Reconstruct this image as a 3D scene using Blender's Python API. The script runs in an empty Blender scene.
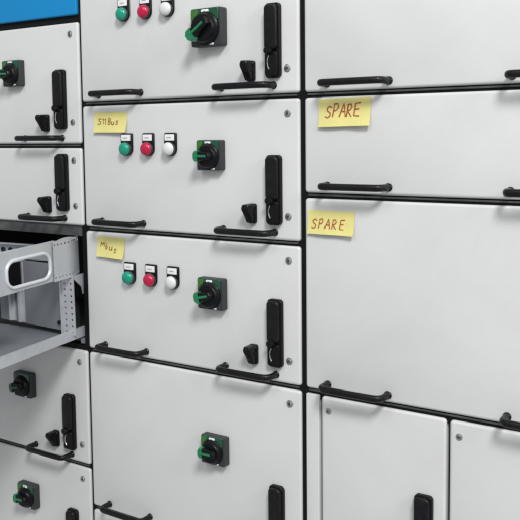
import bpy, bmesh, math, random
from mathutils import Vector, Matrix
random.seed(4)
S = bpy.context.scene
C = S.collection
PI = math.pi
M = 0.0974            # height module of the switchgear
W = 0.6               # column width

# ------------------------------------------------------------------ materials
def mat(name, col, rough=0.45, metal=0.0, bump=0.0, bscale=900, dirt=0.0, dscale=4, coat=0.0, trans=0.0, spec=0.5, rvar=0.0, dirtcol=(0.30, 0.29, 0.27)):
    m = bpy.data.materials.new(name); m.use_nodes = True
    nt = m.node_tree; b = nt.nodes['Principled BSDF']
    b.inputs['Base Color'].default_value = (*col, 1)
    b.inputs['Roughness'].default_value = rough
    b.inputs['Metallic'].default_value = metal
    b.inputs['Coat Weight'].default_value = coat
    b.inputs['Specular IOR Level'].default_value = spec
    b.inputs['Coat Roughness'].default_value = 0.12
    b.inputs['Transmission Weight'].default_value = trans
    tc = nt.nodes.new('ShaderNodeTexCoord')
    ge = nt.nodes.new('ShaderNodeNewGeometry')
    if dirt:
        n = nt.nodes.new('ShaderNodeTexNoise'); n.inputs['Scale'].default_value = dscale
        n.inputs['Detail'].default_value = 7; n.inputs['Roughness'].default_value = 0.62; n.inputs['Distortion'].default_value = 0.6
        r = nt.nodes.new('ShaderNodeValToRGB'); r.color_ramp.elements[0].position = 0.42; r.color_ramp.elements[1].position = 0.80
        r.color_ramp.elements[0].color = (0, 0, 0, 1)
        x = nt.nodes.new('ShaderNodeMixRGB'); x.inputs[1].default_value = (*col, 1); x.inputs[2].default_value = (*dirtcol, 1)
        mu = nt.nodes.new('ShaderNodeMath'); mu.operation = 'MULTIPLY'; mu.inputs[1].default_value = dirt
        nt.links.new(ge.outputs['Position'], n.inputs['Vector']); nt.links.new(n.outputs['Fac'], r.inputs[0])
        nt.links.new(r.outputs[0], mu.inputs[0]); nt.links.new(mu.outputs[0], x.inputs[0]); nt.links.new(x.outputs[0], b.inputs['Base Color'])
    if rvar:
        n3 = nt.nodes.new('ShaderNodeTexNoise'); n3.inputs['Scale'].default_value = 11; n3.inputs['Detail'].default_value = 5
        mr = nt.nodes.new('ShaderNodeMapRange'); mr.inputs['To Min'].default_value = rough - rvar; mr.inputs['To Max'].default_value = rough + rvar
        nt.links.new(ge.outputs['Position'], n3.inputs['Vector']); nt.links.new(n3.outputs['Fac'], mr.inputs[0]); nt.links.new(mr.outputs[0], b.inputs['Roughness'])
    if bump:
        n2 = nt.nodes.new('ShaderNodeTexNoise'); n2.inputs['Scale'].default_value = bscale; n2.inputs['Detail'].default_value = 2
        n4 = nt.nodes.new('ShaderNodeTexNoise'); n4.inputs['Scale'].default_value = 5; n4.inputs['Detail'].default_value = 1
        bp = nt.nodes.new('ShaderNodeBump'); bp.inputs['Strength'].default_value = bump; bp.inputs['Distance'].default_value = 0.0006
        bq = nt.nodes.new('ShaderNodeBump'); bq.inputs['Strength'].default_value = 0.25; bq.inputs['Distance'].default_value = 0.006
        for q in (n2, n4): nt.links.new(ge.outputs['Position'], q.inputs['Vector'])
        nt.links.new(n4.outputs['Fac'], bq.inputs['Height']); nt.links.new(bq.outputs[0], bp.inputs['Normal'])
        nt.links.new(n2.outputs['Fac'], bp.inputs['Height']); nt.links.new(bp.outputs[0], b.inputs['Normal'])
    return m
PAINT = mat('light_grey_powder_coat', (0.645, 0.65, 0.645), 0.43, bump=0.4, bscale=520, dirt=0.15, dscale=4.0, rvar=0.08)
BLACK = mat('black_plastic', (0.005, 0.005, 0.006), 0.36, spec=0.2, bump=0.1, rvar=0.08)
SATIN = mat('black_handle_coat', (0.005, 0.005, 0.006), 0.33, spec=0.24, dirt=0.3, dscale=60, dirtcol=(0.03, 0.03, 0.03), rvar=0.1)
GASKET = mat('black_rubber', (0.004, 0.004, 0.005), 0.7, spec=0.2)
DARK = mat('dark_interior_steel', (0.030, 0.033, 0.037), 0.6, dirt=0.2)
RAIL = mat('dark_grey_rail', (0.045, 0.047, 0.05), 0.5, spec=0.35, dirt=0.3, dscale=12)
DGREY = mat('dark_grey_plastic', (0.030, 0.033, 0.036), 0.45, spec=0.35, bump=0.1)
SCALE = mat('deep_green_plastic', (0.0, 0.060, 0.027), 0.25, coat=0.6)
GREEN = mat('green_plastic', (0.0, 0.175, 0.068), 0.25, coat=0.6)
UNLITGREEN = mat('unlit_green_plastic', (0.001, 0.045, 0.026), 0.22, coat=0.6)  # the green plastic as if unlit, its shade put into the colour
LIME = mat('lime_plastic', (0.035, 0.15, 0.022), 0.35)
WHITE = mat('white_label', (0.80, 0.80, 0.80), 0.5)
INK = mat('grey_label_print', (0.35, 0.35, 0.36), 0.6)
LGREEN = mat('green_lens', (0.0, 0.27, 0.17), 0.3, coat=0.3)
LRED = mat('red_lens', (0.47, 0.0, 0.045), 0.3, coat=0.3)
LWHITE = mat('white_lens', (0.66, 0.67, 0.67), 0.32, coat=0.25)
CHROME = mat('polished_metal', (0.75, 0.76, 0.78), 0.22, metal=1.0)
SCREW = mat('screw_steel', (0.42, 0.43, 0.44), 0.35, metal=0.9)
GALV = mat('galvanised_steel', (0.48, 0.50, 0.53), 0.42, metal=0.25, dirt=0.35, dscale=18, bump=0.15, bscale=300, dirtcol=(0.24, 0.25, 0.27), rvar=0.1)
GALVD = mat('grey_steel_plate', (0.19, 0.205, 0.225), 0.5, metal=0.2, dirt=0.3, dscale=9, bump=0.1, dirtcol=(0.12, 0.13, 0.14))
LIPM = mat('bright_zinc', (0.66, 0.68, 0.71), 0.35, metal=0.2)
BLUE = mat('blue_paint', (0.005, 0.225, 0.52), 0.36, spec=0.3, bump=0.15, dirt=0.12, dscale=5, dirtcol=(0.02, 0.16, 0.36))
PAPER = mat('yellow_paper', (0.72, 0.655, 0.24), 0.75, bump=0.3, bscale=260, dirt=0.5, dscale=40, dirtcol=(0.60, 0.56, 0.25))
REDINK = mat('red_brown_marker', (0.36, 0.075, 0.02), 0.7)
BRNINK = mat('brown_marker', (0.27, 0.15, 0.035), 0.7)

# ------------------------------------------------------------------ mesh helpers
def link(name, bm, m, parent=None, loc=(0, 0, 0), flatcap=False, rot=None):
    bmesh.ops.recalc_face_normals(bm, faces=bm.faces)
    me = bpy.data.meshes.new(name); bm.to_mesh(me); bm.free()
    for i, p in enumerate(me.polygons):
        p.use_smooth = len(p.vertices) <= 4
    me.set_sharp_from_angle(angle=math.radians(38))
    for mm in (m if isinstance(m, (list, tuple)) else [m]): me.materials.append(mm)
    o = bpy.data.objects.new(name, me); C.objects.link(o)
    o.location = loc
    if rot: o.rotation_euler = rot
    if parent: o.parent = parent
    return o
def root(name, label, cat, loc=(0, 0, 0), group=None, rot=(0, 0, 0)):
    o = bpy.data.objects.new(name, None); C.objects.link(o); o.location = loc; o.rotation_euler = rot
    o.empty_display_size = 0.05
    o['label'] = label; o['category'] = cat
    if group: o['group'] = group
    return o
def rrect(x0, x1, z0, z1, r, n=5):
    r = max(min(r, (x1 - x0) / 2 - 1e-5, (z1 - z0) / 2 - 1e-5), 1e-5)
    pts = []
    for cx, cz, a0 in ((x1 - r, z1 - r, 0), (x0 + r, z1 - r, 90), (x0 + r, z0 + r, 180), (x1 - r, z0 + r, 270)):
        for k in range(n + 1):
            a = math.radians(a0 + 90 * k / n); pts.append((cx + r * math.cos(a), cz + r * math.sin(a)))
    return pts
def plate(bm, x0, x1, z0, z1, yf, yb, rc=0.004, bev=0.002, n=5, mi=0):
    """rounded rectangle in the x-z plane, front at yf (towards the viewer), back at yb, front edge rounded"""
    rings = [(yb, 0.0), (yf + bev, 0.0)]
    for k in range(1, 5):
        a = PI / 2 * k / 4; rings.append((yf + bev * (1 - math.sin(a)), bev * (1 - math.cos(a))))
    vs = []
    for y, ins in rings:
        vs.append([bm.verts.new((x, y, z)) for x, z in rrect(x0 + ins, x1 - ins, z0 + ins, z1 - ins, rc - ins * 0.7, n)])
    fs = []
    for a, b in zip(vs, vs[1:]):
        for i in range(len(a)):
            j = (i + 1) % len(a); fs.append(bm.faces.new((a[i], a[j], b[j], b[i])))
    fs.append(bm.faces.new(vs[-1])); fs.append(bm.faces.new(vs[0][::-1]))
    for f in fs: f.material_index = mi
def box(bm, x0, x1, y0, y1, z0, z1, mi=0):
    v = [bm.verts.new((x, y, z)) for x in (x0, x1) for y in (y0, y1) for z in (z0, z1)]
    for q in ((0, 1, 3, 2), (4, 6, 7, 5), (0, 4, 5, 1), (2, 3, 7, 6), (0, 2, 6, 4), (1, 5, 7, 3)):
        bm.faces.new([v[i] for i in q]).material_index = mi
def lathe(bm, prof, cx=0, cz=0, n=28, mi=0):
    """profile of (radius, y) spun about the y axis; y grows negative towards the viewer"""
    rs = []
    for r, y in prof:
        if r < 1e-6: rs.append([bm.verts.new((cx, y, cz))])
        else: rs.append([bm.verts.new((cx + r * math.cos(2 * PI * k / n), y, cz + r * math.sin(2 * PI * k / n))) for k in range(n)])
    for a, b in zip(rs, rs[1:]):
        for i in range(n):
            j = (i + 1) % n
            if len(a) == 1 and len(b) == 1: continue
            if len(a) == 1: f = bm.faces.new((a[0], b[i], b[j]))
            elif len(b) == 1: f = bm.faces.new((a[i], a[j], b[0]))
            else: f = bm.faces.new((a[i], a[j], b[j], b[i]))
            f.material_index = mi
    if len(rs[0]) > 1: bm.faces.new(rs[0])
def tube(bm, pts, rx, rz=None, n=14, mi=0, caps=True):
    rz = rz or rx; pts = [Vector(p) for p in pts]; rings = []
    up = Vector((0, 0, 1))
    for i, p in enumerate(pts):
        t = (pts[min(i + 1, len(pts) - 1)] - pts[max(i - 1, 0)]).normalized()
        s = t.cross(up)
        if s.length < 1e-4: s = Vector((1, 0, 0))
        s.normalize(); u = s.cross(t)
        rings.append([bm.verts.new(p + s * rx * math.cos(2 * PI * k / n) + u * rz * math.sin(2 * PI * k / n)) for k in range(n)])
    for a, b in zip(rings, rings[1:]):
        for i in range(n):
            j = (i + 1) % n; bm.faces.new((a[i], a[j], b[j], b[i])).material_index = mi
    if caps: bm.faces.new(rings[0][::-1]); bm.faces.new(rings[-1])
def prism(bm, outline, half, axis='x', bev=0.001, mi=0):
    """outline of (u, v) given a thickness along axis, with chamfered rims; axis x: outline is (y, z)"""
    n = len(outline); cu = sum(p[0] for p in outline) / n; cv = sum(p[1] for p in outline) / n
    def sh(k): return [(cu + (u - cu) * k, cv + (v - cv) * k) for u, v in outline]
    rings = []
    for w, o in ((-half, sh(0.90)), (-half + bev, sh(1)), (half - bev, sh(1)), (half, sh(0.90))):
        rings.append([bm.verts.new((w, u, v) if axis == 'x' else (u, w, v)) for u, v in o])
    for a, b in zip(rings, rings[1:]):
        for i in range(n):
            j = (i + 1) % n; bm.faces.new((a[i], a[j], b[j], b[i])).material_index = mi
    bm.faces.new(rings[0][::-1]); bm.faces.new(rings[-1])

# ------------------------------------------------------------------ fittings (each a part of a drawer unit)
def rel(parent, x, z, y=0.0):
    p = parent.location; return (x - p.x, y - p.y, z - p.z)

def pull_handle(u, xa, xb, z):
    bm = bmesh.new(); h = 0.035; r = 0.013; p = [(xa, 0.001, 0), (xa, -h + r, 0)]
    for k in range(1, 6):
        a = PI / 2 * k / 5; p.append((xa + r * (1 - math.cos(a)), -h + r - r * math.sin(a), 0))
    p += [(xa + (xb - xa) * t, -h - 0.0008 * math.sin(PI * t), 0) for t in (0.25, 0.5, 0.75)]
    for k in range(0, 6):
        a = PI / 2 * k / 5; p.append((xb - r * (1 - math.sin(a)), -h + r - r * math.cos(a), 0))
    p.append((xb, 0.001, 0))
    dz = random.uniform(-.0006, .0006)
    tube(bm, [(x - xa, y, dz) for x, y, _ in p], 0.0058, 0.0068)
    for x in (0, xb - xa): lathe(bm, [(0.0080, 0.001), (0.0080, -0.0015), (0.0068, -0.003), (0.006, -0.004), (0, -0.004)], x, dz, 16)
    link('pull_handle', bm, SATIN, u, rel(u, xa, z))

def screw(u, x, z, r=0.0058):
    bm = bmesh.new(); lathe(bm, [(r, 0.001), (r, -0.0012), (r * .86, -0.0026), (r * .5, -0.0031), (r * .45, -0.0014), (0, -0.0014)], 0, 0, 18)
    lathe(bm, [(r * 1.35, 0.001), (r * 1.35, -0.0006), (r * 1.1, -0.0012), (r, -0.0012)], 0, 0, 18)
    o = link('screw', bm, SCREW, u, rel(u, x, z))
    bm = bmesh.new(); w = r * .18
    box(bm, -r * .8, r * .8, -0.0034, -0.0015, -w, w)
    k = link('slot', bm, DARK, o); k.rotation_euler = (0, random.uniform(0, PI), 0)

def lamp(u, x, z, lens, lab):
    bm = bmesh.new()      # black legend holder: square above, round below
    o = [(0.0145 * math.cos(a), 0.0145 * math.sin(a)) for a in [PI + PI * k / 14 for k in range(15)]]
    o += [(0.0145, 0.030), (0.0125, 0.032), (-0.0125, 0.032), (-0.0145, 0.030)]
    n = len(o); rings = []
    for y, s in ((0.001, 1), (-0.0045, 1), (-0.006, 0.93)):
        rings.append([bm.verts.new((a * s, y, 0.008 + (b - 0.008) * s)) for a, b in o])
    for a, b in zip(rings, rings[1:]):
        for i in range(n): bm.faces.new((a[i], a[(i + 1) % n], b[(i + 1) % n], b[i]))
    bm.faces.new(rings[-1])
    lathe(bm, [(0.0135, -0.005), (0.0135, -0.009), (0.0125, -0.0105), (0.0115, -0.0105), (0.0, -0.0105)], 0, 0, 26)
    h = link('indicator_light', bm, BLACK, u, rel(u, x, z)); h['label'] = lab; h.scale = (1.14, 1.0, 1.10)
    bm = bmesh.new(); prof = [(0.0128, -0.006), (0.0131, -0.0125)]
    for k in range(1, 9):
        a = PI / 2 * k / 8; prof.append((0.0131 * math.cos(a) if k < 8 else 0, -0.0125 - 0.0080 * math.sin(a)))
    lathe(bm, prof, 0, 0, 30); link('lens', bm, lens, h)
    bm = bmesh.new(); lathe(bm, [(0.0142, -0.006), (0.0146, -0.0085), (0.0138, -0.0105), (0.0130, -0.0110), (0.0126, -0.0100)], 0, 0, 30); link('bezel', bm, DGREY, h)
    bm = bmesh.new(); plate(bm, -0.0115, 0.0115, 0.0165, 0.0290, -0.0075, -0.005, 0.001, 0.0005)
    lb = link('legend_plate', bm, WHITE, h)
    bm = bmesh.new(); box(bm, -0.006, 0.005, -0.0078, -0.0074, 0.0216, 0.0236)
    link('print', bm, INK, h)

def rotary(u, x, z, s=1.0, ang=180, dim=False, gs=1.0):
    """square-based rotary isolator handle; ang = where the green grip points; dim = green parts coloured as if unlit"""
    bm = bmesh.new(); w = 0.0315
    plate(bm, -w, w, -w, w, -0.017, 0.001, 0.004, 0.002)
    b = link('rotary_handle', bm, DGREY, u, rel(u, x, z)); b.scale = (s, s, s)
    bm = bmesh.new(); plate(bm, -w + .002, w - .004, 0.010, w - .001, -0.0195, -0.016, 0.003, 0.001)
    link('scale_plate', bm, UNLITGREEN if dim else SCALE, b)
    bm = bmesh.new(); plate(bm, -w + .003, -w + .017, 0.011, w - .003, -0.0208, -0.019, 0.002, 0.0006)
    link('colour_field', bm, UNLITGREEN if dim else LIME, b)
    bm = bmesh.new(); plate(bm, -0.007, 0.008, 0.0225, 0.0285, -0.0210, -0.019, 0.002, 0.0005)
    if dim: bm.free()
    else: link('legend_mark', bm, WHITE, b)
    bm = bmesh.new(); plate(bm, 0.006, 0.016, -0.0295, -0.0262, -0.0182, -0.016, 0.001, 0.0003); link('legend_mark', bm, WHITE, b)
    bm = bmesh.new()
    lathe(bm, [(0.0275, -0.016), (0.0275, -0.0205), (0.0255, -0.0225), (0.0245, -0.023), (0.0235, -0.0275), (0.0215, -0.0295), (0.0, -0.030)], 0, -0.002, 36)
    for k in range(24):   # ribs round the collar
        a = 2 * PI * k / 24; cx, cz = 0.0270 * math.cos(a), -0.002 + 0.0270 * math.sin(a)
        tube(bm, [(cx, -0.0165, cz), (cx, -0.0210, cz)], 0.0012, n=6)
    link('collar', bm, BLACK, b)
    # grip: a tapered bar across the collar
    g = bmesh.new()
    o = [(-0.015, -0.0055), (0.010, -0.0075), (0.019, -0.0070), (0.0215, -0.003), (0.0215, 0.003), (0.019, 0.0070), (0.010, 0.0075), (-0.015, 0.0055), (-0.018, 0)]
    n = len(o); rings = []
    for y, k in ((-0.028, 1.04), (-0.037, 1.0), (-0.0395, 0.86)):
        rings.append([g.verts.new((a * k, y, c * k)) for a, c in o])
    for a, c in zip(rings, rings[1:]):
        for i in range(n): g.faces.new((a[i], a[(i + 1) % n], c[(i + 1) % n], c[i]))
    g.faces.new(rings[-1]); g.faces.new(rings[0][::-1])
    gr = link('grip', g, BLACK, b, (0, 0, -0.002)); gr.rotation_euler = (0, -math.radians(ang), 0); gr.scale = (gs, 1, 1.35 if gs == 1 else 1.15)
    g = bmesh.new()       # green tip hood and ridge
    o = [(0.012, -0.0088), (0.020, -0.0085), (0.0238, -0.004), (0.0238, 0.004), (0.020, 0.0085), (0.012, 0.0088)]
    n = len(o); rings = []
    for y, k in ((-0.026, 1.0), (-0.0385, 1.0), (-0.0410, 0.90)):
        rings.append([g.verts.new((0.018 + (a - .018) * k, y, c * k)) for a, c in o])
    for a, c in zip(rings, rings[1:]):
        for i in range(n): g.faces.new((a[i], a[(i + 1) % n], c[(i + 1) % n], c[i]))
    g.faces.new(rings[-1]); g.faces.new(rings[0][::-1])
    tube(g, [(-0.010, -0.0398, 0), (0.016, -0.0402, 0)], 0.0020, n=8)
    link('pointer', g, UNLITGREEN if dim else GREEN, gr)

def swing_latch(u, x, z, h=0.140):
    """tall black swing-handle lock; x, z = centre"""
    w = 0.0175; t = h / 2
    bm = bmesh.new(); plate(bm, -w, w, -t, t, -0.009, 0.001, 0.008, 0.002)
    b = link('swing_latch', bm, BLACK, u, rel(u, x, z))
    bm = bmesh.new(); plate(bm, -w + .0025, w - .0035, -0.018, t - .003, -0.0175, -0.008, 0.008, 0.004)
    link('lever', bm, SATIN, b)
    bm = bmesh.new(); plate(bm, -w + .0025, w - .0035, -t + .003, -0.022, -0.0140, -0.008, 0.006, 0.002)
    link('lower_shell', bm, BLACK, b)
    bm = bmesh.new(); lathe(bm, [(0.0085, -0.010), (0.0085, -0.020), (0.007, -0.0235), (0.0, -0.024)], -0.004, -0.020, 20)
    link('pivot', bm, BLACK, b)
    bm = bmesh.new()      # bright curved key guard
    pts = [(-0.0035 - 0.0040 * math.sin(PI * k / 8), -0.0150, -0.030 - 0.026 * k / 8) for k in range(9)]
    tube(bm, pts, 0.0011, 0.0011, n=8)
    link('key_guard', bm, CHROME, b)

def key_lock(u, x, z):
    bm = bmesh.new(); plate(bm, -0.0105, 0.0105, -0.0205, 0.0205, -0.007, 0.001, 0.005, 0.002)
    b = link('wing_lock', bm, BLACK, u, rel(u, x, z))
    bm = bmesh.new(); lathe(bm, [(0.0095, -0.006), (0.0095, -0.013), (0.008, -0.015), (0, -0.015)], 0, 0.002, 20)
    link('lock_barrel', bm, BLACK, b)
    bm = bmesh.new()
    prism(bm, [(-0.006, -0.017), (-0.013, -0.0185), (-0.020, -0.006), (-0.0315, 0.009), (-0.0325, 0.014), (-0.029, 0.0195), (-0.012, 0.0205), (-0.006, 0.019)], 0.0080, 'x', 0.0020)
    link('wing', bm, BLACK, b)
    bm = bmesh.new(); lathe(bm, [(0.0022, -0.006), (0.0022, -0.0085), (0, -0.009)], 0.0065, 0.0155, 10)
    link('rivet', bm, SCREW, b)

def door(u, x0, x1, z0, z1, m=None, name='door_panel'):
    bm = bmesh.new(); plate(bm, x0, x1, z0, z1, 0.0, 0.018, 0.006, 0.0052)
    return link(name, bm, m or PAINT, u, rel(u, 0, 0))

def unit(x0, x1, z0, z1, label, name='drawer_unit', cat='drawer unit', group='closed drawer units of the switchgear'):
    u = root(name, label, cat, (x0, 0, z0), group)
    door(u, x0, x1, z0 + 0.0055, z1 - 0.0055)
    bm = bmesh.new(); box(bm, x0 + .03, x1 - .03, 0.020, 0.30, z0 + .03, z1 - .03)
    link('enclosure', bm, DARK, u, rel(u, 0, 0))
    return u

AX0, AX1, BX0, BX1, CX0, CX1 = -0.592, -0.006, 0.0025, 0.5940, 0.6068, 1.190
# ---- left column
a1 = unit(AX0, AX1, 5*M, 8*M, 'closed grey drawer directly beneath the blue panel, with green rotary switch and black swing latch')
rotary(a1, -0.2235, 0.665, 1.0, 178); swing_latch(a1, -0.0655, 0.5965, 0.142); key_lock(a1, -0.119, 0.542)
pull_handle(a1, -0.197, -0.066, 5*M + .0195); pull_handle(a1, -0.545, -0.414, 5*M + .0195)
screw(a1, -0.0315, 0.748); screw(a1, -0.0300, 0.542); screw(a1, -0.569, 0.748); screw(a1, -0.569, 0.542)
a2 = unit(AX0, AX1, 3*M, 5*M, 'short closed grey drawer just above the pulled-out metal tray, without a rotary switch')
swing_latch(a2, -0.0665, 0.3995, 0.137); key_lock(a2, -0.121, 0.345)
pull_handle(a2, -0.195, -0.066, 3*M + .021); pull_handle(a2, -0.545, -0.414, 3*M + .021)
screw(a2, -0.0305, 0.4525); screw(a2, -0.0290, 0.3444); screw(a2, -0.569, 0.4525); screw(a2, -0.569, 0.3444)
a4 = unit(AX0, AX1, -3*M, 0, 'closed grey drawer directly beneath the pulled-out tray, with rotary switch coloured as if unlit')
rotary(a4, -0.2220, -0.117, 1.0, 190, True); swing_latch(a4, -0.0665, -0.188, 0.140); key_lock(a4, -0.119, -0.240)
pull_handle(a4, -0.197, -0.066, -3*M + .021); pull_handle(a4, -0.545, -0.414, -3*M + .021)
screw(a4, -0.0316, -0.0346); screw(a4, -0.030, -0.240); screw(a4, -0.569, -0.0346)
a5 = unit(AX0, AX1, -6*M, -3*M, 'closed grey drawer lowest in the left column, one below the drawer under the tray')
rotary(a5, -0.2220, -0.409, 1.0, 182); swing_latch(a5, -0.0665, -0.480, 0.140); key_lock(a5, -0.119, -0.532)
pull_handle(a5, -0.197, -0.066, -6*M + .021)
screw(a5, -0.0316, -0.327); screw(a5, -0.030, -0.532)
# blue panel
t = root('cover_panel', 'bright blue flat panel at the top of the left column', 'panel', (AX0, 0, 8*M))
bm = bmesh.new(); plate(bm, 0, 0.584, 0.012, 0.30, -0.002, 0.018, 0.004, 0.003); link('panel_face', bm, BLUE, t)
bm = bmesh.new(); box(bm, 0.01, 0.575, 0.020, 0.05, 0.02, 0.29); link('panel_back', bm, DARK, t)

# ---- middle column
LG, LR, LW = 'green indicator light', 'red indicator light', 'white indicator light'
def lamps(u, z):
    z -= 0.0025
    lamp(u, 0.1430, z, LGREEN, LG); lamp(u, 0.2070, z, LRED, LR); lamp(u, 0.2700, z, LWHITE, LW)
b1 = unit(BX0, BX1, 6*M, 9*M, 'topmost middle drawer with green, red and white lights and a large green switch turned diagonally')
lamps(b1, 0.780); rotary(b1, 0.3855, 0.7295, 1.24, 216, gs=1.2); swing_latch(b1, 0.5385, 0.693, 0.146); key_lock(b1, 0.4835, 0.636)
b2 = unit(BX0, BX1, 3*M, 6*M, 'second middle drawer down, three lights, switch level, yellow note reading S11 Bus at top left')
lamps(b2, 0.4825); rotary(b2, 0.3840, 0.4675, 1.0, 180); swing_latch(b2, 0.5380, 0.398, 0.140); key_lock(b2, 0.4835, 0.349)
b3 = unit(BX0, BX1, 0, 3*M, 'third middle drawer down, three lights, small yellow note, beside the pulled-out metal tray')
lamps(b3, 0.1905); rotary(b3, 0.3830, 0.1750, 1.06, 192); swing_latch(b3, 0.5380, 0.108, 0.140); key_lock(b3, 0.4835, 0.0570)
b4 = unit(BX0, BX1, -4*M, 0, 'lowest full middle drawer with no indicator lights, below the one beside the tray')
rotary(b4, 0.3830, -0.165, 1.0, 180); swing_latch(b4, 0.5380, -0.282, 0.140); key_lock(b4, 0.4835, -0.333)
b5 = unit(BX0, BX1, -6*M, -4*M, 'drawer at the very foot of the middle column, only its top edge in view')
for u, z0, z1 in ((b1, 6*M, 9*M), (b2, 3*M, 6*M), (b3, 0, 3*M), (b4, -4*M, 0), (b5, -6*M, -4*M)):
    pull_handle(u, 0.0575, 0.1855, z0 + .0205); pull_handle(u, 0.4085, 0.5365, z0 + .0215)
    screw(u, 0.5690, z1 - .0345); screw(u, 0.5690, z0 + .0535)
# ---- right column
c1 = unit(CX0, CX1, 6*M, 9*M, 'blank grey drawer front topmost in the right column, above the upper SPARE note')
c2 = unit(CX0, CX1, 4*M, 6*M, 'short blank grey drawer front carrying the upper SPARE note, right column')
c3 = unit(CX0, CX1, 0, 4*M, 'tall blank grey drawer front carrying the lower SPARE note, right column')
for u, z0 in ((c1, 6*M), (c2, 4*M), (c3, 0)):
    pull_handle(u, 0.6570, 0.7860, z0 + .0200); pull_handle(u, 1.0120, 1.1400, z0 + .0190)
def small(x0, x1, label, x):
    u = root('small_door', label, 'cabinet door', (x0, 0, -4*M), 'small doors under the spare drawer fronts')
    door(u, x0, x1, -4*M + .0055, -0.0065)
    bm = bmesh.new(); box(bm, x0 + .02, x1 - .02, 0.020, 0.2, -4*M + .02, -0.03); link('enclosure', bm, DARK, u, rel(u, 0, 0))
    screw(u, x, -0.0341, 0.0048); screw(u, x, -4*M + .04, 0.0048); swing_latch(u, x1 - .04, -0.22, 0.13)
small(0.6425, 0.9010, 'left one of two narrow doors under the tall SPARE front, a screw in its top left corner', 0.6580)
small(0.9085, 1.1640, 'right one of two narrow doors under the tall SPARE front, at the right edge', 0.9260)
f = bpy.data.objects  # filler strip beside the small doors
t = root('filler_strip', 'narrow vertical grey strip between middle column and the narrow doors', 'strip', (CX0, 0, -4*M))
bm = bmesh.new(); plate(bm, 0, 0.0295, 0.0055, 4*M - .0060, 0.0005, 0.018, 0.002, 0.0015); link('strip_face', bm, PAINT, t)
bm = bmesh.new(); box(bm, 0.004, 0.026, 0.019, 0.03, 0.02, 4*M - .02); link('strip_back', bm, DARK, t)

# ---- cabinet frames
def cabinet(x0, x1, seams, label, bay=None, zb=-6*M, zt=9*M):
    t = root('cabinet', label, 'cabinet', (x0, 0, zb))
    L = rel(t, 0, 0)
    bm = bmesh.new()
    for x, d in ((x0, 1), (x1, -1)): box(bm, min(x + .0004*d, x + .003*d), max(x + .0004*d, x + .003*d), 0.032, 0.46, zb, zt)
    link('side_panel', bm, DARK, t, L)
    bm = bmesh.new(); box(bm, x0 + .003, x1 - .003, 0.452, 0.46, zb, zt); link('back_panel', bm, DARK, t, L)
    for x, d in ((x0, 1), (x1, -1)):
        bm = bmesh.new(); a, b = sorted((x + .0002*d, x + .016*d)); box(bm, a, b, 0.0065, 0.031, zb, zt)
        link('upright', bm, GASKET, t, L)
    for k in seams:
        z = k * M; bm = bmesh.new()
        plate(bm, x0 + .0165, x1 - .0165, z - .016, z + .016, 0.0065, 0.031, 0.001, 0.0005)
        link('gasket', bm, GASKET, t, L)
        bm = bmesh.new(); plate(bm, x0 + .012, x1 - .012, z - .0005, z + .0028, 0.0035, 0.0062, 0.001, 0.0005)
        link('trim_strip', bm, RAIL, t, L)
    return t
ca = cabinet(-W, 0, (-3, 5), 'black framed left cabinet column holding the blue panel and the pulled-out tray')
L = rel(ca, 0, 0)
for z0, z1, nm in ((3*M - .020, 3*M + .014, 'bay_header'), (-.016, .008, 'bay_sill')):
    bm = bmesh.new(); plate(bm, -W + .0165, -.0165, z0, z1, 0.0065, 0.031, 0.001, 0.0005); link(nm, bm, RAIL if nm == 'bay_header' else GASKET, ca, L)
bm = bmesh.new(); plate(bm, -W + .0165, -.0165, 8*M - .016, 8*M + .016, 0.0065, 0.031, 0.001, 0.0005); link('gasket', bm, GASKET, ca, L)
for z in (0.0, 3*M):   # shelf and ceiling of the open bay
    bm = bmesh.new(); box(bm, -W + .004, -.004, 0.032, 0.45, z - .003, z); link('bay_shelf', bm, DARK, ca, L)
cabinet(0, W, (-4, 0, 3, 6), 'black framed middle cabinet column holding the drawers with indicator lights')
cabinet(W, 2*W, (0, 4, 6), 'black framed right cabinet column holding the blank spare fronts')

# ------------------------------------------------------------------ pulled-out tray
T = root('open_drawer_tray', 'bare metal drawer tray pulled out of the left column, with perforated post', 'drawer tray',
         (-0.022, 0, 0), None, (math.radians(1.8), 0, math.radians(7.9)))
D = 0.40
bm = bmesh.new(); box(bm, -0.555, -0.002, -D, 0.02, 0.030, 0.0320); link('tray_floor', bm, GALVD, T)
bm = bmesh.new(); box(bm, -0.0016, 0.0, -D, 0.02, 0.028, 0.0515); box(bm, -0.0075, -0.0017, -D, 0.02, 0.0500, 0.0515)
link('tray_flange', bm, GALV, T)
bm = bmesh.new(); box(bm, -0.5566, -0.555, -D, 0.02, 0.028, 0.0515); link('tray_flange', bm, GALV, T)
bm = bmesh.new(); box(bm, -0.554, -0.002, -D - .0016, -D, 0.028, 0.0515); link('tray_front_lip', bm, GALV, T)
bm = bmesh.new(); box(bm, -0.0045, 0.006, 0.004, 0.055, 0.012, 0.024)
link('runner', bm, GALVD, T)
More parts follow.
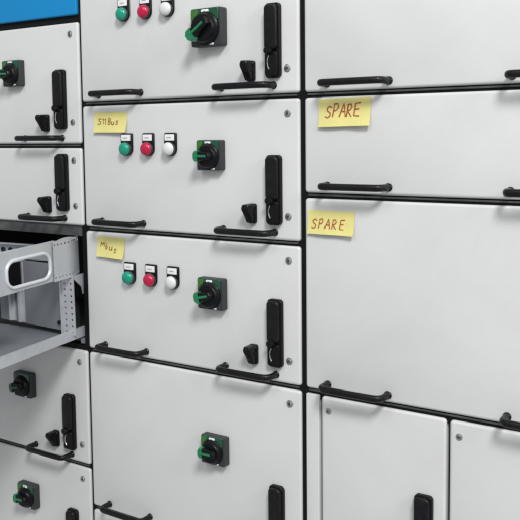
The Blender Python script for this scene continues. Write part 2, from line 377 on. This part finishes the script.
# perforated plate helper: real holes, built as a grid with openings
def perforated(bm, P, w, h, nx, nz, r, t, off=(0, 0), px=None, pz=None):
    """P(u, v, d) maps plate coordinates to 3-D; holes in an nx by nz grid of cells"""
    cw, ch = w / nx, h / nz; n = 8
    for i in range(nx):
        for j in range(nz):
            u0, v0 = i * cw, j * ch; cx, cy = u0 + cw / 2, v0 + ch / 2
            sq, ci = [], []
            for k in range(n):
                a = PI / 4 * k; c, s = math.cos(a), math.sin(a); m = max(abs(c), abs(s))
                sq.append((cx + c / m * cw / 2, cy + s / m * ch / 2)); ci.append((cx + c * r, cy + s * r))
            for d in (0, t):
                A = [bm.verts.new(P(x, y, d)) for x, y in sq]; B = [bm.verts.new(P(x, y, d)) for x, y in ci]
                for k in range(n): bm.faces.new((A[k], A[(k + 1) % n], B[(k + 1) % n], B[k]))
                if d == 0: B0 = B
                else:
                    for k in range(n): bm.faces.new((B0[k], B0[(k + 1) % n], B[(k + 1) % n], B[k]))
bm = bmesh.new()
perforated(bm, lambda u, v, d: (-0.0275 + u, -0.030 + d, 0.040 + v), 0.036, 0.146, 2, 10, 0.0029, 0.0018)
box(bm, -0.0315, -0.0278, -0.0335, -0.004, 0.040, 0.186)
link('perforated_post', bm, GALV, T)
# side bracket with a rounded-rectangle opening and rolled lip
def ringplate(bm, out, inn, x, t):
    n = len(out)
    for xx in (x, x + t):
        A = [bm.verts.new((xx, a, b)) for a, b in out]; B = [bm.verts.new((xx, a, b)) for a, b in inn]
        for k in range(n): bm.faces.new((A[k], A[(k + 1) % n], B[(k + 1) % n], B[k]))
        if xx == x: A0, B0 = A, B
        else:
            for k in range(n):
                bm.faces.new((A0[k], A0[(k + 1) % n], A[(k + 1) % n], A[k])); bm.faces.new((B0[k], B0[(k + 1) % n], B[(k + 1) % n], B[k]))
bm = bmesh.new()
out = rrect(-0.330, -0.070, 0.1815, 0.2725, 0.002, 5); inn = rrect(-0.2385, -0.1015, 0.194, 0.2495, 0.021, 5)
ringplate(bm, out, inn, -0.0015, 0.0015)
box(bm, -0.0140, -0.0016, -0.330, -0.070, 0.2712, 0.2725)
br = link('side_bracket', bm, GALV, T)
# lip round the opening
bm = bmesh.new()
rings = []      # rounded profile swept round the opening
for ins, xx in ((0.0, -0.0010), (0.0004, 0.0020), (-0.0012, 0.0042), (-0.0035, 0.0050), (-0.0058, 0.0042), (-0.0072, 0.0020), (-0.0074, 0.0001)):
    rings.append([bm.verts.new((xx, a, b)) for a, b in rrect(-0.2370 + ins, -0.1030 - ins, 0.1955 + ins, 0.2480 - ins, 0.020 - ins, 7)])
for A, B in zip(rings, rings[1:] + rings[:1]):
    for k in range(len(A)): bm.faces.new((A[k], A[(k + 1) % len(A)], B[(k + 1) % len(A)], B[k]))
link('rolled_lip', bm, LIPM, br)
# inner half of the bracket: overlapping curved plate with holes along both edges
bm = bmesh.new()
def Pc(v0):
    def P(u, v, d):
        y = -0.090 + u; x = 0.0020 + d - 0.9 * max(0, y + 0.030) ** 1.35
        return (x, y, v0 + v)
    return P
perforated(bm, Pc(0.256), 0.112, 0.0165, 9, 1, 0.0028, 0.0015)
perforated(bm, Pc(0.1800), 0.112, 0.0165, 9, 1, 0.0028, 0.0015)
P = Pc(0.1965)
for d in (0, 0.0015):
    for k in range(10):
        u0, u1 = 0.112 * k / 10, 0.112 * (k + 1) / 10
        bm.faces.new([bm.verts.new(P(a, b, d)) for a, b in ((u0, 0), (u1, 0), (u1, 0.0595), (u0, 0.0595))])
bmesh.ops.remove_doubles(bm, verts=bm.verts, dist=1e-5)
link('mounting_plate', bm, GALV, T)
bm = bmesh.new()      # raised crown on top of the mounting plate
n = 9; top = [(-0.078 + 0.075 * k / (n - 1), 0.2715 + 0.0055 * math.sin(PI * k / (n - 1)) ** 0.8) for k in range(n)]
for xx in (0.0, 0.0022):
    A = [bm.verts.new((xx, a, b)) for a, b in top]; B = [bm.verts.new((xx, a, 0.2690)) for a, b in top]
    for k in range(n - 1): bm.faces.new((A[k], A[k + 1], B[k + 1], B[k]))
    if xx == 0: A0 = A
    else:
        for k in range(n - 1): bm.faces.new((A0[k], A0[k + 1], A[k + 1], A[k]))
link('top_tab', bm, GALV, T)
bm = bmesh.new()      # triangular gusset with hook under the mounting plate
prism(bm, [(-0.028, 0.181), (0.020, 0.181), (0.020, 0.135), (0.014, 0.132), (0.009, 0.150)], 0.0011, 'x', 0.0003)
link('gusset', bm, GALV, T)
# mounting plate at the back with rails, a bolt and a black module
bm = bmesh.new()
plate(bm, -0.240, 0.0, 0.046, 0.206, 0.0, 0.0016, 0.002, 0.0005)
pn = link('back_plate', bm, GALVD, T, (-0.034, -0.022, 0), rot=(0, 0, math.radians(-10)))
bm = bmesh.new(); lathe(bm, [(0.0052, 0.001), (0.0052, -0.003), (0.004, -0.005), (0, -0.005)], -0.0125, 0.0655, 14); link('bolt', bm, BLACK, pn)
for x in (-0.192, -0.155):
    bm = bmesh.new(); box(bm, x, x + 0.0085, -0.010, -0.0002, 0.050, 0.202); box(bm, x + .0085, x + .016, -0.004, -0.0002, 0.050, 0.202)
    link('mounting_rail', bm, GALV, pn)
bm = bmesh.new(); plate(bm, -0.215, -0.135, 0.138, 0.215, -0.055, -0.011, 0.003, 0.002); link('relay_module', bm, BLACK, pn)
# rear cross rail with slots
bm = bmesh.new()
perforated(bm, lambda u, v, d: (-0.500 + u, 0.060 + d, 0.196 + v), 0.45, 0.040, 18, 1, 0.0095, 0.0015)
box(bm, -0.500, -0.050, 0.045, 0.0598, 0.2352, 0.2366)
link('rear_rail', bm, GALV, T)
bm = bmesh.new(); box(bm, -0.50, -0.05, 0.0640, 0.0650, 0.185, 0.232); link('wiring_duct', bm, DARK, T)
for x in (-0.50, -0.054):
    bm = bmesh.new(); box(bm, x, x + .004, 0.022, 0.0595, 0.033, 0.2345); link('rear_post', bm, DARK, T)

# ------------------------------------------------------------------ sticky notes
def note(x0, x1, z0, z1, label, strokes, ink, tilt=0.0, wd=0.0011):
    t = root('sticky_note', label, 'sticky note', ((x0 + x1) / 2, -0.0004, z1), 'yellow notes stuck on the drawer fronts', (0, tilt, 0))
    w, h = x1 - x0, z1 - z0; bm = bmesh.new(); nx, nz = 10, 8
    def Y(s, q): return -0.0003 - 0.0062 * q ** 2.4 * (0.75 + 0.5 * s) - 0.0012 * q * math.sin(5.0 * s + x0 * 40) ** 2 - 0.0004 * math.sin(9 * s + 6 * q)* q
    gr = [[[bm.verts.new((-w / 2 + w * i / nx, Y(i / nx, j / nz) + d, -h * j / nz)) for i in range(nx + 1)] for j in range(nz + 1)] for d in (0, -0.00025)]
    for g in gr:
        for j in range(nz):
            for i in range(nx): bm.faces.new((g[j][i], g[j][i + 1], g[j + 1][i + 1], g[j + 1][i]))
    for j in range(nz):
        for i in (0, nx): bm.faces.new((gr[0][j][i], gr[0][j + 1][i], gr[1][j + 1][i], gr[1][j][i]))
    for i in range(nx):
        for j in (0, nz): bm.faces.new((gr[0][j][i], gr[0][j][i + 1], gr[1][j][i + 1], gr[1][j][i]))
    link('paper', bm, PAPER, t)
    bm = bmesh.new()
    for st in strokes:
        pts = []
        for (a, b), (c, d) in zip(st, st[1:]):
            for k in range(4): pts.append((a + (c - a) * k / 4, b + (d - b) * k / 4))
        pts.append(st[-1])
        P3 = [(-w / 2 + w * a, Y(a, 1 - b) - 0.0005, -h * (1 - b)) for a, b in pts]
        ribbon(bm, P3, wd)
    link('handwriting', bm, ink, t)
def ribbon(bm, P3, wd):
    prev = None; n = len(P3)
    for i, p in enumerate(P3):
        a = Vector(P3[max(i - 1, 0)]); b = Vector(P3[min(i + 1, n - 1)]); d = (b - a); d.y = 0; d.normalize()
        s = Vector((-d.z, 0, d.x)) * wd * random.uniform(.75, 1.1); p = Vector(p)
        cur = [bm.verts.new(p + s), bm.verts.new(p - s), bm.verts.new(p - s + Vector((0, -.0002, 0))), bm.verts.new(p + s + Vector((0, -.0002, 0)))]
        if prev:
            for k in range(4): bm.faces.new((prev[k], prev[(k + 1) % 4], cur[(k + 1) % 4], cur[k]))
        prev = cur
def word(spec, x, y, w, h, gap, slant=0.08):
    G = {'S': [[(.95, .85), (.55, 1), (.15, .85), (.2, .62), (.75, .42), (.8, .15), (.4, 0), (0, .12)]],
         'P': [[(.15, 0), (.2, 1)], [(.1, .95), (.65, 1), (.85, .75), (.6, .5), (.2, .45)]],
         'A': [[(0, 0), (.45, 1), (.9, 0)], [(.2, .38), (.78, .38)]],
         'R': [[(.15, 0), (.18, 1)], [(.1, .95), (.6, 1), (.8, .75), (.55, .52), (.2, .48), (.9, 0)]],
         'E': [[(.9, 1), (.15, .95), (.12, .05), (.9, 0)], [(.14, .5), (.75, .55)]],
         '1': [[(.15, .75), (.5, 1), (.5, 0)]],
         'B': [[(.15, 0), (.15, 1)], [(.15, 1), (.7, .85), (.65, .6), (.15, .52), (.8, .35), (.7, .05), (.15, 0)]],
         'u': [[(.1, .6), (.12, .15), (.45, 0), (.75, .15), (.8, .6), (.85, 0)]],
         's': [[(.8, .55), (.4, .6), (.2, .45), (.65, .25), (.6, .03), (.1, 0)]],
         'M': [[(.05, 0), (.15, 1), (.5, .35), (.85, 1), (.95, 0)]],
         'b': [[(.15, 1), (.15, 0), (.6, 0), (.75, .3), (.5, .5), (.15, .4)]], ' ': []}
    out = []; cx = x
    for ch in spec:
        jx, jy, js = random.uniform(-.01, .01), random.uniform(-.02, .02), random.uniform(.92, 1.08)
        for st in G[ch]: out.append([(cx + jx + (a + slant * b) * w * js, y + jy + b * h * js) for a, b in st])
        cx += w * (0.5 if ch == '1' else 1) + gap if ch != ' ' else w * .6
    return out
note(0.0433, 0.1440, 0.5175, 0.5635, 'yellow note reading S11 Bus in brown ink on the second middle drawer', word('S11 Bus', .11, .38, .105, .30, .012), BRNINK, 0.01, .0013)
note(0.0420, 0.1270, 0.2285, 0.2765, 'yellow note with small sloping brown writing on the drawer beside the metal tray',
     word('M', .10, .50, .15, .22, .03) + word('b', .30, .42, .10, .32, .02) + word('u', .44, .36, .13, .30, .01) + word('s', .62, .28, .12, .32, .01), BRNINK, 0.02, .0013)
note(0.6400, 0.7500, 0.5225, 0.5760, 'yellow note reading SPARE on the short right-column front, the upper of the two SPARE notes', word('SPARE', .13, .32, .125, .46, .010, .25), REDINK, -0.015, .0014)
note(0.6145, 0.7170, 0.3160, 0.3615, 'yellow note reading SPARE on the tall right-column front, the lower of the two SPARE notes', word('SPARE', .08, .22, .118, .42, .030, .18), REDINK, 0.0, .0012)

# ------------------------------------------------------------------ light
def area(name, loc, target, size, power, col=(1, 1, 1), sy=None):
    l = bpy.data.lights.new(name, 'AREA'); l.energy = power; l.size = size; l.color = col
    if sy: l.shape = 'RECTANGLE'; l.size_y = sy
    o = bpy.data.objects.new(name, l); C.objects.link(o); o.location = loc
    o.rotation_euler = (Vector(target) - Vector(loc)).to_track_quat('-Z', 'Y').to_euler()
    return o
area('ceiling_lamp', (3.4, -3.1, 4.1), (0.45, 0, 0.3), 1.15, 250, (1.0, 0.995, 0.98))
area('ceiling_lamp', (0.2, -3.6, 3.6), (0.4, 0, 0.3), 1.8, 50, (0.97, 0.99, 1.0))
area('added_edge_light', (3.4, -0.75, 1.6), (0.3, 0, 0.3), 0.9, 24, (1.0, 0.99, 0.97))  # added light with no known source, gives the door bevels their bright edges
w = bpy.data.worlds.new('World'); S.world = w; w.use_nodes = True
bg = w.node_tree.nodes['Background']; bg.inputs[0].default_value = (0.96, 0.985, 1.0, 1); bg.inputs[1].default_value = 0.42

# ------------------------------------------------------------------ camera
cd = bpy.data.cameras.new('camera'); cam = bpy.data.objects.new('camera', cd); C.objects.link(cam)
yaw, pitch, roll, fpx = -0.5954, -0.0880, -0.0103, 849.88
fw = Vector((math.sin(yaw) * math.cos(pitch), math.cos(yaw) * math.cos(pitch), math.sin(pitch)))
rt = Vector((math.cos(yaw), -math.sin(yaw), 0)); up = rt.cross(fw)
r2 = rt * math.cos(roll) + up * math.sin(roll); u2 = up * math.cos(roll) - rt * math.sin(roll)
mt = Matrix((r2, u2, -fw)).transposed().to_4x4(); mt.translation = Vector((1.4643, -1.4227, 0.5081))
cam.matrix_world = mt
cd.sensor_width = 36; cd.lens = fpx / 520 * 36; cd.shift_y = -50 / 520; cd.clip_start = 0.02; cd.clip_end = 100
S.camera = cam
S.render.engine = 'CYCLES'
S.cycles.filter_width = 2.7
S.view_settings.view_transform = 'Standard'; S.view_settings.look = 'None'; S.view_settings.exposure = 0; S.view_settings.gamma = 1
